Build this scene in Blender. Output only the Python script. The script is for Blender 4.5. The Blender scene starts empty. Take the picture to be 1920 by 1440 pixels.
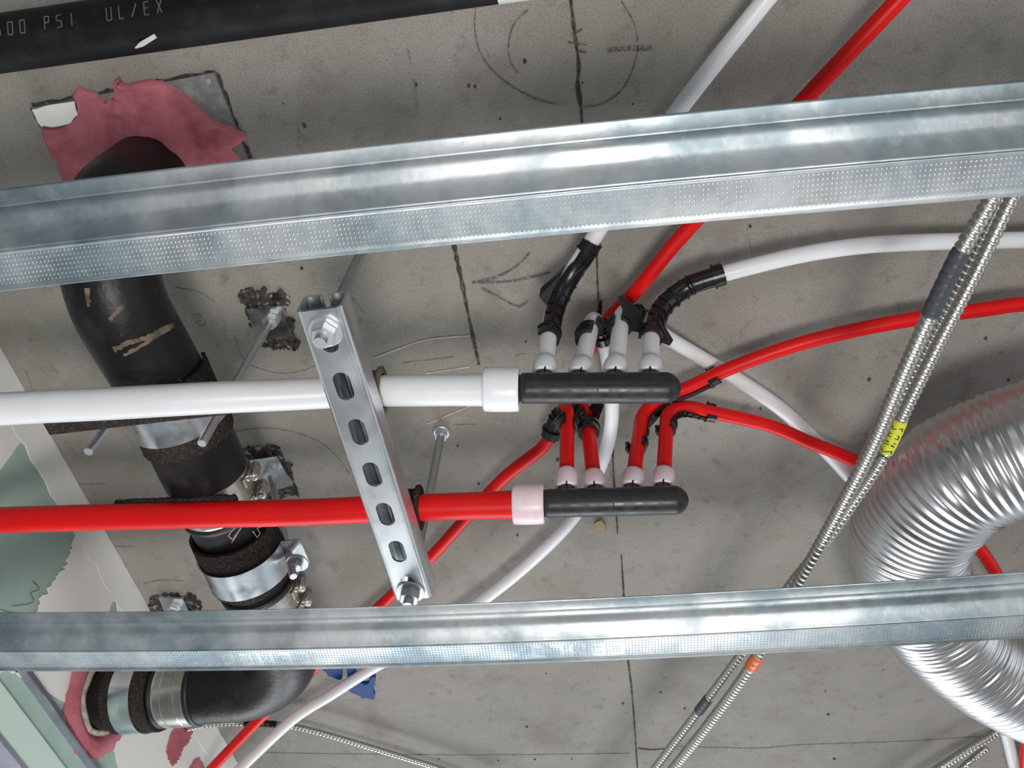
import bpy, bmesh, math, random
from mathutils import Vector as V, Matrix
from mathutils.geometry import tessellate_polygon
random.seed(7)
sc = bpy.context.scene
CAMZ = 1.7
# ---------------------------------------------------------------- camera
F = 1600.0
Zc = V((.047, -.548, .835)).normalized()
Yc = V((.166, .824, .542)); Yc = (Yc - Zc * Yc.dot(Zc)).normalized()
Xc = Yc.cross(Zc).normalized()
cam_d = bpy.data.cameras.new('camera'); cam = bpy.data.objects.new('camera', cam_d)
sc.collection.objects.link(cam)
cam.matrix_world = Matrix(((Xc.x, -Xc.y, -Xc.z, 0), (Yc.x, -Yc.y, -Yc.z, 0), (Zc.x, -Zc.y, -Zc.z, CAMZ), (0, 0, 0, 1)))
cam_d.sensor_width = 36; cam_d.lens = F / 1920 * 36; cam_d.clip_start = .02
sc.camera = cam
# ---------------------------------------------------------------- world, lights, exposure
w = bpy.data.worlds.new('world'); sc.world = w; w.use_nodes = True
w.node_tree.nodes['Background'].inputs[0].default_value = (.86, .93, 1.0, 1)
w.node_tree.nodes['Background'].inputs[1].default_value = .62
def area(name, loc, target, sx, sy, power, col=(1, 1, 1)):
    l = bpy.data.lights.new(name, 'AREA'); l.shape = 'RECTANGLE'; l.size = sx; l.size_y = sy
    l.energy = power; l.color = col
    o = bpy.data.objects.new(name, l); sc.collection.objects.link(o)
    o.location = loc; o.rotation_euler = (V(target) - V(loc)).to_track_quat('-Z', 'Y').to_euler()
    return o
area('work_light', (.12, .02, .85), (-.4, .6, 2.6), 0.34, 0.34, 15, (1, .97, .93))
area('window_light_front', (-.75, 3.2, 1.15), (-.5, .6, 2.6), 2.2, 1.3, 56, (.93, .97, 1))
area('window_light_side', (3.0, 0.2, 1.1), (-.3, .6, 2.5), 2.4, 1.4, 8, (.95, .98, 1))
area('added_fill_back', (.2, -2.7, 1.1), (0, .6, 2.4), 2.2, 1.2, 8, (.96, .98, 1))  # added fill with no window behind it, brightens the white outlets
sc.view_settings.view_transform = 'Standard'; sc.view_settings.look = 'None'
sc.view_settings.gamma = 1; sc.view_settings.use_curve_mapping = False
sc.view_settings.exposure = 0.24

# ---------------------------------------------------------------- pixel helpers (design aid: pixel + real height -> point)
HC = .909                                       # ceiling above the camera
def ray(px, py):
    c = V((px - 960, py - 720, F)); return V((c.dot(Xc), c.dot(Yc), c.dot(Zc)))
def P(px, py, h):
    r = ray(px, py); return V((r.x / r.z * h, r.y / r.z * h, CAMZ + h))
def PX(px, py, X):
    r = ray(px, py); t = X / r.x; return V((X, r.y * t, CAMZ + r.z * t))
def W(x, y, h): return V((x, y, CAMZ + h))

# ---------------------------------------------------------------- materials
def mat(name, col, rough=.5, metal=0, noise=None, bump=None, coat=0, sub=0, spec=None, streak=None):
    m = bpy.data.materials.new(name); m.use_nodes = True; nt = m.node_tree; N = nt.nodes; L = nt.links
    b = N['Principled BSDF']
    b.inputs['Base Color'].default_value = (*col, 1); b.inputs['Roughness'].default_value = rough
    b.inputs['Metallic'].default_value = metal
    if coat: b.inputs['Coat Weight'].default_value = coat
    if spec is not None: b.inputs['Specular IOR Level'].default_value = spec
    if sub:
        b.inputs['Subsurface Weight'].default_value = sub; b.inputs['Subsurface Radius'].default_value = (.006, .006, .006); b.inputs['Subsurface Scale'].default_value = 1
    tc = N.new('ShaderNodeTexCoord')
    if noise:                                   # list of (scale, colour2, lo, hi, detail, amount)
        cur = None
        for (s, c2, lo, hi, det, amt) in noise:
            n = N.new('ShaderNodeTexNoise'); n.inputs['Scale'].default_value = s; n.inputs['Detail'].default_value = det
            n.inputs['Roughness'].default_value = .65
            L.new(tc.outputs['Object'], n.inputs['Vector'])
            r = N.new('ShaderNodeMapRange'); r.inputs['From Min'].default_value = lo; r.inputs['From Max'].default_value = hi
            r.inputs['To Max'].default_value = amt
            L.new(n.outputs['Fac'], r.inputs['Value'])
            mx = N.new('ShaderNodeMix'); mx.data_type = 'RGBA'
            L.new(r.outputs[0], mx.inputs[0])
            if cur is None: mx.inputs[6].default_value = (*col, 1)
            else: L.new(cur, mx.inputs[6])
            mx.inputs[7].default_value = (*c2, 1); cur = mx.outputs[2]
        L.new(cur, b.inputs['Base Color'])
    if streak:                                  # roughness mottling
        n = N.new('ShaderNodeTexNoise'); n.inputs['Scale'].default_value = streak[0]; n.inputs['Detail'].default_value = 5
        L.new(tc.outputs['Object'], n.inputs['Vector'])
        r = N.new('ShaderNodeMapRange'); r.inputs['From Min'].default_value = .35; r.inputs['From Max'].default_value = .65
        r.inputs['To Min'].default_value = streak[1]; r.inputs['To Max'].default_value = streak[2]
        L.new(n.outputs['Fac'], r.inputs['Value']); L.new(r.outputs[0], b.inputs['Roughness'])
    if bump:
        n = N.new('ShaderNodeTexNoise'); n.inputs['Scale'].default_value = bump[0]; n.inputs['Detail'].default_value = 6
        L.new(tc.outputs['Object'], n.inputs['Vector'])
        bp = N.new('ShaderNodeBump'); bp.inputs['Distance'].default_value = bump[1]; bp.inputs['Strength'].default_value = bump[2] if len(bump) > 2 else .6
        L.new(n.outputs['Fac'], bp.inputs['Height']); L.new(bp.outputs[0], b.inputs['Normal'])
    return m
M = {}
M['concrete'] = mat('raw_concrete', (.335, .312, .286), .9, noise=[(2.6, (.265, .252, .218), .42, .62, 8, 1), (9, (.235, .208, .194), .53, .70, 7, .8), (17, (.36, .34, .315), .55, .72, 6, .8), (48, (.19, .172, .152), .56, .74, 5, .75), (520, (.13, .12, .105), .45, .72, 2, .6)], bump=(55, .003, .5))
M['backwall'] = mat('dim_grey_wall', (.22, .25, .28), .8, noise=[(3, (.13, .15, .175), .4, .6, 4, 1)])  # dark blue-grey picked for what the channel legs reflect
M['floor'] = mat('floor_concrete', (.33, .325, .31), .8, noise=[(2, (.33, .32, .30), .4, .6, 4, 1)])
M['pexw'] = mat('white_pex', (.80, .81, .84), .38, sub=.25, noise=[(9, (.74, .74, .75), .45, .7, 3, .8)])
M['pexw2'] = mat('white_expansion_ring', (.84, .86, .90), .33, sub=.25)
M['pexr'] = mat('red_pex', (.74, .005, .006), .42, sub=.04, noise=[(12, (.60, .004, .006), .45, .7, 3, .7)], spec=.28)
M['ringp'] = mat('pinkish_expansion_ring', (.82, .62, .67), .36, sub=.2, noise=[(40, (.84, .72, .76), .4, .6, 2, 1)])
M['blackp'] = mat('black_plastic', (.007, .007, .008), .3, bump=(250, .0006, .3))
M['body'] = mat('dark_manifold_plastic', (.020, .021, .023), .36, noise=[(60, (.042, .042, .046), .45, .75, 4, .8)], spec=.4, streak=(70, .3, .5))
M['iron'] = mat('cast_iron', (.009, .009, .010), .42, spec=.35, noise=[(16, (.045, .042, .036), .55, .75, 6, .8), (45, (.09, .075, .055), .66, .8, 5, .6)], bump=(120, .0012, .5))
M['stain'] = mat('tan_stain', (.20, .15, .10), .8, noise=[(80, (.09, .07, .05), .4, .6, 4, 1)])
M['steelp'] = mat('black_steel_pipe', (.005, .005, .007), .55, spec=.22, noise=[(30, (.022, .022, .026), .5, .7, 4, .6)])
M['print'] = mat('pipe_print', (.10, .105, .115), .7)
M['zinc'] = mat('zinc_plate', (.72, .76, .78), .28, 1, noise=[(35, (.60, .65, .68), .4, .6, 3, .8)], streak=(40, .2, .36))
M['dullplate'] = mat('dull_steel_plate', (.26, .26, .26), .55, .6, noise=[(60, (.40, .40, .40), .45, .65, 5, .9)])
M['galv'] = mat('galvanised_channel', (.50, .53, .55), .42, 1, noise=[(6, (.24, .31, .345), .44, .58, 5, .85), (90, (.56, .58, .59), .55, .75, 3, .5)], streak=(25, .42, .6), bump=(160, .0004, .35))  # dark bluish blotches are reflections painted into the zinc colour
M['strut'] = mat('strut_steel', (.74, .77, .79), .33, 1, noise=[(22, (.62, .66, .68), .42, .62, 4, .7)], streak=(18, .28, .42))
M['bolt'] = mat('plated_bolt', (.66, .69, .71), .42, .9)
M['alu'] = mat('aluminium_duct', (.60, .595, .60), .3, 1, streak=(12, .26, .40))
M['armor'] = mat('armoured_cable_steel', (.50, .49, .45), .36, 1)
M['ss'] = mat('stainless_band', (.66, .63, .58), .27, 1, noise=[(60, (.46, .43, .39), .45, .65, 3, .7)])
M['felt'] = mat('brown_felt', (.045, .038, .034), 1, noise=[(300, (.13, .11, .095), .48, .72, 3, .8)], bump=(380, .006, 1), spec=.05)
M['olive'] = mat('olive_felt', (.16, .14, .10), 1, noise=[(300, (.08, .07, .05), .5, .75, 3, .7)], bump=(420, .003, .8))
M['rubber'] = mat('rubber', (.013, .013, .014), .5)
M['green'] = mat('green_gypsum_board', (.41, .545, .48), .85, noise=[(8, (.34, .465, .405), .4, .65, 4, .8)])
M['green2'] = mat('lit_green_board', (.62, .78, .69), .85)  # lighter copy of the board green, strong light painted into the strip
M['mud'] = mat('joint_compound', (.86, .85, .82), .85, noise=[(10, (.80, .785, .75), .45, .7, 4, .7)], bump=(40, .001, .4))
M['gapfill'] = mat('dried_plaster', (.55, .50, .38), .9, noise=[(90, (.35, .31, .24), .45, .6, 3, 1)])
M['pink'] = mat('firestop_sealant', (.52, .155, .19), .75, noise=[(22, (.40, .09, .115), .42, .65, 5, .8)], bump=(60, .005, .6))
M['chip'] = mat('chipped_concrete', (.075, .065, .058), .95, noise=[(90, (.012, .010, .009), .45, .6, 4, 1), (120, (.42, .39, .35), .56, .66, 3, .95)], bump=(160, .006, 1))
M['dark'] = mat('dark_crack', (.045, .04, .035), 1, noise=[(150, (.16, .14, .12), .5, .7, 3, 1)])
M['pencil'] = mat('pencil_line', (.10, .09, .085), .9, noise=[(260, (.26, .24, .22), .45, .65, 2, 1)])
M['faint'] = mat('faint_pencil_line', (.20, .185, .17), .9, noise=[(200, (.32, .30, .275), .45, .6, 2, 1)])
M['chalk'] = mat('chalk_line', (.44, .42, .40), .9)
M['blue'] = mat('blue_plastic', (.004, .045, .20), .5, spec=.2)
M['yellow'] = mat('yellow_tape', (.60, .62, .03), .5)
M['orange'] = mat('orange_tape', (.62, .12, .02), .35)
M['greyt'] = mat('dark_grey_tape', (.05, .055, .065), .45)
M['ink'] = mat('marker_ink', (.02, .02, .015), .7)
M['wood'] = mat('wood_chip', (.34, .24, .15), .8)
M['grime'] = mat('galvanised_angle', (.42, .43, .50), .45, .7, noise=[(30, (.30, .31, .38), .4, .65, 4, .8)])
M['navy'] = mat('navy_paint', (.02, .02, .07), .6)
M['paper'] = mat('white_label', (.7, .72, .66), .6)
M['speck'] = mat('bright_scrape', (.55, .57, .52), .5)

# ---------------------------------------------------------------- mesh building
class MB:
    def __init__(s): s.v = []; s.f = []; s.flat = set()
    def add(s, vs, fs, flat=False):
        n = len(s.v); s.v += [V(q) for q in vs]
        for f in fs:
            if flat: s.flat.add(len(s.f))
            s.f.append(tuple(n + i for i in f))
        return s
    def rings(s, rings, cap=True, closed=True, loop=False, flat=False):
        n = len(rings[0]); vs = [p for r in rings for p in r]; fs = []
        R = len(rings)
        for i in range(R if loop else R - 1):
            a = i * n; b = ((i + 1) % R) * n
            for j in range(n if closed else n - 1):
                k = (j + 1) % n
                fs.append((a + j, a + k, b + k, b + j))
        s.add(vs, fs, flat)
        if cap and closed:
            s.add(rings[0], [tuple(range(n))[::-1]], True); s.add(rings[-1], [tuple(range(n))], True)
        return s
    def box(s, c, ax, ay, az):                 # centre and three half vectors
        c = V(c); ax = V(ax); ay = V(ay); az = V(az); vs = []
        for i in (-1, 1):
            for j in (-1, 1):
                for k in (-1, 1): vs.append(c + ax * i + ay * j + az * k)
        return s.add(vs, [(0, 1, 3, 2), (4, 6, 7, 5), (0, 4, 5, 1), (2, 3, 7, 6), (0, 2, 6, 4), (1, 5, 7, 3)], True)
    def aabb(s, lo, hi):
        lo = V(lo); hi = V(hi); c = (lo + hi) / 2; h = (hi - lo) / 2
        return s.box(c, (h.x, 0, 0), (0, h.y, 0), (0, 0, h.z))
C = sc.collection
def link(name, mb, m, parent=None, bevel=0):
    me = bpy.data.meshes.new(name)
    org = V((0, 0, 0))
    if parent is None:
        lo = V([min(p[i] for p in mb.v) for i in range(3)]); hi = V([max(p[i] for p in mb.v) for i in range(3)])
        org = (lo + hi) / 2
    else:
        q = parent
        while q.parent: q = q.parent
        org = V(q.location)
    me.from_pydata([p - org for p in mb.v], [], mb.f)
    bm = bmesh.new(); bm.from_mesh(me)
    bm.faces.ensure_lookup_table()
    flat = [bm.faces[i] for i in mb.flat]
    for f in bm.faces: f.smooth = True
    for f in flat: f.smooth = False
    bmesh.ops.recalc_face_normals(bm, faces=bm.faces)
    bm.to_mesh(me); bm.free()
    me.materials.append(M[m] if isinstance(m, str) else m)
    o = bpy.data.objects.new(name, me); C.objects.link(o)
    if parent is None: o.location = org
    else: o.parent = parent
    if bevel:
        b = o.modifiers.new('bevel', 'BEVEL'); b.width = bevel; b.segments = 2; b.limit_method = 'ANGLE'
    return o
def tag(o, label, cat, group=None, kind=None):
    o['label'] = label; o['category'] = cat
    if group: o['group'] = group
    if kind: o['kind'] = kind
    return o
def thing(name, label, cat, loc, group=None):
    o = bpy.data.objects.new(name, None); o.empty_display_size = .02; C.objects.link(o); o.location = loc
    return tag(o, label, cat, group)
def struct(name, mb, m, parent=None, label=None):
    o = link(name, mb, m, parent)
    if parent is None: o['kind'] = 'structure'
    if label: o['label'] = label
    return o

# ---------------------------------------------------------------- curves
def catmull(pts, step=.01):
    if len(pts) == 2:
        n = max(1, int((pts[1] - pts[0]).length / step)); return [pts[0].lerp(pts[1], i / n) for i in range(n + 1)]
    q = [pts[0] * 2 - pts[1]] + list(pts) + [pts[-1] * 2 - pts[-2]]; out = []
    for i in range(1, len(q) - 2):
        a, b, c, d = q[i - 1:i + 3]
        # centripetal-like via chord
        n = max(2, int((c - b).length / step))
        for k in range(n):
            t = k / n; t2 = t * t; t3 = t2 * t
            out.append(.5 * ((2 * b) + (c - a) * t + (2 * a - 5 * b + 4 * c - d) * t2 + (3 * b - a - 3 * c + d) * t3))
    out.append(pts[-1].copy()); return out
def resample(pts, step):
    L = [0]
    for a, b in zip(pts, pts[1:]): L.append(L[-1] + (b - a).length)
    n = max(2, int(round(L[-1] / step))); out = []; j = 0
    for i in range(n + 1):
        s = L[-1] * i / n
        while j < len(L) - 2 and L[j + 1] < s: j += 1
        t = (s - L[j]) / max(1e-9, L[j + 1] - L[j]); out.append(pts[j].lerp(pts[j + 1], min(1, t)))
    return out, L[-1]
def fillet(a, c, b, r, n=14):
    u = (a - c).normalized(); v = (b - c).normalized(); ang = u.angle(v); d = r / math.tan(ang / 2)
    p0 = c + u * d; p1 = c + v * d; bis = (u + v).normalized(); cen = c + bis * (r / math.sin(ang / 2))
    out = []; e0 = (p0 - cen); e1 = (p1 - cen); tot = e0.angle(e1); nrm = e0.cross(e1).normalized()
    for i in range(n + 1):
        out.append(cen + Matrix.Rotation(tot * i / n, 3, nrm) @ e0)
    return out, cen
def frames(pts):
    T = [(pts[min(i + 1, len(pts) - 1)] - pts[max(i - 1, 0)]).normalized() for i in range(len(pts))]
    up = V((0, 0, 1)) if abs(T[0].z) < .8 else V((1, 0, 0))
    n = (up - T[0] * up.dot(T[0])).normalized(); out = []
    for t in T:
        n = (n - t * n.dot(t)).normalized(); out.append((t, n, t.cross(n)))
    return out
def tube(mb, pts, r, seg=20, cap=True, a0=0, helical=False):
    fr = frames(pts); rs = []
    for i, (p, (t, n, b)) in enumerate(zip(pts, fr)):
        rr = (lambda k: r(i, k)) if helical else ((lambda k, q=r(i): q) if callable(r) else (lambda k: r))
        rs.append([p + (n * math.cos(a0 + 2 * math.pi * k / seg) + b * math.sin(a0 + 2 * math.pi * k / seg)) * rr(k) for k in range(seg)])
    return mb.rings(rs, cap)
def lathe(mb, o, d, prof, seg=32, cap=True, wob=None):
    d = V(d).normalized(); up = V((0, 0, 1)) if abs(d.z) < .8 else V((1, 0, 0))
    n = (up - d * up.dot(d)).normalized(); b = d.cross(n); rs = []
    for (t, r) in prof:
        rs.append([V(o) + d * t + (n * math.cos(2 * math.pi * k / seg) + b * math.sin(2 * math.pi * k / seg)) * (r * (wob(k / seg, t) if wob else 1)) for k in range(seg)])
    return mb.rings(rs, cap)
def shell(mb, pts, nrms, ri, ro, a0, a1, seg=14, close_ends=True):
    """part-tube following pts, arc a0..a1 measured from nrms"""
    T = [(pts[min(i + 1, len(pts) - 1)] - pts[max(i - 1, 0)]).normalized() for i in range(len(pts))]
    rs = []
    for p, t, n in zip(pts, T, nrms):
        n = (n - t * n.dot(t)).normalized(); b = t.cross(n); ring = []
        for k in range(seg + 1):
            a = a0 + (a1 - a0) * k / seg; ring.append(p + (n * math.cos(a) + b * math.sin(a)) * ro)
        for k in range(seg, -1, -1):
            a = a0 + (a1 - a0) * k / seg; ring.append(p + (n * math.cos(a) + b * math.sin(a)) * ri)
        rs.append(ring)
    n = len(rs[0]); mb.rings(rs, cap=False)
    for ring in (rs[0], rs[-1]):
        fs = [(k, k + 1, n - 2 - k, n - 1 - k) for k in range(seg)]
        mb.add(ring, fs, True)
    return mb
def jag(pts, amp, n=4, seed=1):
    r = random.Random(seed); out = []
    for i, a in enumerate(pts):
        b = pts[(i + 1) % len(pts)]
        for k in range(n):
            t = k / n; e = 0 if k == 0 else 1
            out.append((a[0] + (b[0] - a[0]) * t + r.uniform(-amp, amp) * e, a[1] + (b[1] - a[1]) * t + r.uniform(-amp, amp) * e))
    return out
def slab(mb, pts, nrm, th):
    """closed polygon of 3-D points extruded by th along nrm"""
    n = len(pts); top = [p + V(nrm) * th for p in pts]
    tris = tessellate_polygon([pts])
    mb.add(top, [tuple(t) for t in tris], True); mb.add(pts, [tuple(t)[::-1] for t in tris], True)
    mb.add(list(pts) + top, [(i, (i + 1) % n, n + (i + 1) % n, n + i) for i in range(n)], True)
    return mb
def prism(mb, c, d, r, h, n=6, rot=0, chamf=.12):
    prof = [(0, r * (1 - chamf)), (h * .1, r), (h * .9, r), (h, r * (1 - chamf))]
    d = V(d).normalized(); up = V((0, 0, 1)) if abs(d.z) < .8 else V((1, 0, 0))
    u = (up - d * up.dot(d)).normalized(); b = d.cross(u); rs = []
    for t, rr in prof:
        rs.append([V(c) + d * t + (u * math.cos(rot + 2 * math.pi * k / n) + b * math.sin(rot + 2 * math.pi * k / n)) * rr for k in range(n)])
    return mb.rings(rs, True, flat=True)
def rod_mb(a, b, r=.0048):
    a = V(a); b = V(b); L = (b - a).length; n = int(L / .0009); pts = [a.lerp(b, i / n) for i in range(n + 1)]
    return tube(MB(), pts, lambda i: r * (1 if i % 2 else .9), 12)

# ================================================================= SETTING
X_W = -.785                                     # face of the left wall
zc = CAMZ + HC
struct('floor', MB().aabb((-3.2, -3, -.1), (3.6, 3.8, 0)), 'floor')
ceil = struct('ceiling', MB().aabb((-3.2, -3, zc), (3.6, 3.8, zc + .2)), 'concrete')
# left wall: solid above an opening whose head is just inside the lower left corner of the frame
wall = struct('wall_left', MB().aabb((X_W - .12, -1.2, CAMZ + .633), (X_W, 3.6, zc)), 'green')
struct('added_wall_back', MB().aabb((-3.2, -3.1, 0), (3.6, -3, zc)), 'backwall')  # unseen wall, added as something dark for the channels to reflect
struct('wall_left_lower', MB().aabb((X_W - .12, -3, 0), (X_W, .34, CAMZ + .632)).aabb((X_W - .12, 2.6, 0), (X_W, 3.6, CAMZ + .632)), 'backwall')
def on_wall(poly, off=.0006): return [PX(x, y, X_W) + V((off, 0, 0)) for x, y in poly]
def wallpatch(name, poly, m, th=.0012, amp=2.0, n=5, seed=3):
    mb = MB(); pts = on_wall(jag(poly, amp, n, seed)); slab(mb, pts, (1, 0, 0), th); return link(name, mb, m, wall)
# joint compound along the top corner and in broad patches
topw = []
mb = MB(); ys = [i * .02 for i in range(-20, 160)]
r_ = random.Random(5)
lo_ = [(y, .052 + r_.uniform(-.004, .004)) for y in ys]
pts = [V((X_W + .0006, y, zc - .0005)) for y, _ in lo_] + [V((X_W + .0006, y, zc - d)) for y, d in reversed(lo_)]
slab(mb, pts, (1, 0, 0), .0016)
link('joint_compound_strip', mb, 'mud', wall)
wallpatch('joint_compound', [(-150, 520), (-40, 640), (10, 720), (55, 790), (48, 815), (0, 880), (-120, 940)], 'mud', seed=4)
wallpatch('joint_compound', [(150, 990), (165, 985), (215, 1050), (300, 1180), (330, 1250), (230, 1270), (215, 1190), (222, 1115), (205, 1140), (160, 1200), (60, 1260), (-20, 1265), (20, 1200), (62, 1150), (82, 1115), (104, 1085), (122, 1060), (130, 1030)], 'mud', seed=6, amp=5, n=7)
wallpatch('joint_compound', [(-10, 1235), (120, 1235), (330, 1235), (400, 1330), (440, 1440), (460, 1500), (260, 1520), (222, 1450), (214, 1410), (203, 1393), (180, 1400), (150, 1385), (118, 1350), (125, 1320), (60, 1285), (0, 1240)], 'mud', seed=8)
wallpatch('sealant_smear', [(338, 1352), (352, 1358), (360, 1372), (352, 1392), (340, 1404), (334, 1425), (322, 1437), (312, 1420), (310, 1402), (318, 1375)], 'pink', seed=9, amp=2.5, th=.002)
wallpatch('sealant_smear', [(352, 1440), (362, 1424), (372, 1420), (382, 1440), (380, 1470), (355, 1470)], 'pink', seed=10, amp=1.5, th=.002)
# hairline scribbles on the board
def ribbon(mb, pts, wd, nrm, th=.0003):
    pts = [V(p) for p in pts]; L = []; R = []
    for i, p in enumerate(pts):
        t = (pts[min(i + 1, len(pts) - 1)] - pts[max(i - 1, 0)]).normalized(); s = t.cross(V(nrm)).normalized()
        ww = wd[i] if isinstance(wd, list) else wd
        L.append(p + s * ww / 2); R.append(p - s * ww / 2)
    return slab(mb, L + R[::-1], nrm, th)
mb = MB()
for q in ([(60, 1090), (72, 1105), (56, 1112), (62, 1125), (54, 1132), (20, 1137)], [(0, 1144), (40, 1153)], [(75, 1295), (68, 1306)]):
    ribbon(mb, catmull(on_wall(q, .0008), .004), .0007, (1, 0, 0), .0004)
link('pencil_scribble', mb, 'pencil', wall)
# wall opening: greenboard strip below, metal angle above
mb = MB().aabb((X_W - .12, .35, CAMZ + .592), (X_W + .004, 2.6, CAMZ + .6328)); link('board_strip', mb, 'green2', wall)
mb = MB().aabb((X_W - .121, .35, CAMZ + .586), (X_W + .006, 2.6, CAMZ + .592)); link('casing_bead', mb, 'grime', wall)
mb = MB().aabb((X_W, .35, CAMZ + .6605), (X_W + .003, 3.4, CAMZ + .677)).aabb((X_W, .35, CAMZ + .6605), (X_W + .012, 3.4, CAMZ + .663))
tag(link('wall_angle', mb, 'grime'), 'grey galvanised angle fixed along the green wall at the lower left corner', 'metal angle')

# ---- marks on the ceiling
def cpt(px, py, off=.0004): return P(px, py, HC - off)
def mark(name, lines, m, wpx, off=.0004):
    mb = MB()
    for q in lines:
        pts = catmull([cpt(x, y, off) for x, y in q], .006); ribbon(mb, pts, [wpx * .00062 * random.uniform(.5, 1.25) for _ in pts], (0, 0, -1), .0003)
    return link(name, mb, m, ceil)
mark('pencil_circle', [[(893, 8), (890, 55), (905, 108), (945, 152), (1000, 184), (1040, 195)], [(1090, 201), (1125, 196), (1165, 170), (1188, 125), (1196, 85), (1188, 42), (1165, 2)], [(990, 18), (962, 48), (953, 90), (958, 118), (970, 136)]], 'pencil', 2.6)
mark('pencil_cross', [[(1065, 79), (1100, 84)], [(1080, 95), (1100, 98)], [(1070, 66), (1092, 54)]], 'pencil', 4)
mark('pencil_dash', [[(1138, 94), (1180, 91), (1222, 90)]], 'pencil', 8)
mark('pencil_arrow', [[(885, 530), (930, 520), (970, 498), (994, 473)], [(890, 531), (960, 527), (1030, 512)], [(902, 540), (940, 560), (972, 575), (990, 564)]], 'pencil', 5)
mark('pencil_arc', [[(328, 540), (372, 548), (404, 568)], [(415, 590), (424, 615), (420, 622)], [(440, 632), (450, 665), (462, 675)], [(470, 686), (520, 700), (560, 698), (592, 686)], [(430, 815), (470, 805), (520, 805), (580, 820), (625, 850), (655, 890)], [(362, 594), (372, 590), (378, 600), (368, 606), (380, 612), (386, 602)], [(660, 560), (680, 585)]], 'faint', 2.6)
mark('pencil_line', [[(755, 681), (800, 676), (852, 670)], [(48, 695), (60, 730)], [(130, 908), (200, 908)], [(210, 1025), (250, 1025)], [(270, 1095), (300, 1088), (345, 1090)], [(965, 695), (968, 668), (985, 664)], [(1262, 1405), (1272, 1405)], [(820, 767), (826, 790)], [(1140, 855), (1160, 980)], [(850, 797), (893, 797)]], 'faint', 2.6)
mark('chalk_line', [[(700, 672), (745, 655), (800, 637), (885, 629)], [(800, 700), (880, 688)], [(800, 795), (880, 762), (895, 756)]], 'chalk', 3)
crk = [[(1068, -20), (1077, 60), (1085, 120), (1083, 160), (1089, 200), (1093, 262)], [(1119, 480), (1121, 540), (1126, 600)]]
mark('ceiling_crack', crk[:1], 'dark', 7, .0006)
mark('ceiling_crack', crk[1:], 'dark', 3.5, .0006)
mark('ceiling_crack', [[(850, 455), (868, 540), (880, 600), (898, 684)]], 'dark', 9, .0006)
mark('ceiling_crack', [[(1130, 640), (1146, 760), (1150, 880), (1158, 1000)], [(1165, 1040), (1170, 1122)], [(1176, 1225), (1186, 1310), (1195, 1440)]], 'dark', 4.5, .0006)
mark('ceiling_crack', [[(1196, 1403), (1225, 1406), (1260, 1402)]], 'dark', 6, .0006)
mark('form_mark', [[(765, 92), (772, 130)], [(776, 150), (783, 205)], [(558, 232), (568, 300)]], 'faint', 4)
mark('board_seam', [[(500, 1412), (860, 1416), (1180, 1413)], [(1250, 1400), (1420, 1403), (1500, 1397), (1700, 1390), (1860, 1380)], [(1400, 400), (1408, 470)]], 'faint', 3)
mb = MB(); r_ = random.Random(11)
for k in range(46):
    x, y = r_.choice([(r_.uniform(450, 1250), r_.uniform(20, 300)), (r_.uniform(550, 1150), r_.uniform(480, 1100)), (r_.uniform(750, 1900), r_.uniform(1240, 1440)), (r_.uniform(1300, 1900), r_.uniform(420, 800))])
    c = cpt(x, y, .0005); s = r_.uniform(.0008, .0028)
    slab(mb, [c + V((math.cos(a * 1.05) * s * r_.uniform(.6, 1.2), math.sin(a * 1.05) * s * r_.uniform(.6, 1.8), 0)) for a in range(6)], (0, 0, -1), .0003)
link('ceiling_pits', mb, 'dark', ceil)
mb = MB(); slab(mb, [cpt(x, y, .001) for x, y in jag([(1114, 978), (1128, 972), (1134, 984), (1135, 996), (1122, 992)], .8, 3)], (0, 0, -1), .004)
tag(link('wood_chip', mb, 'wood'), 'small tan wood chip stuck in the ceiling crack below the lower black manifold', 'wood chip')

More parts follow.
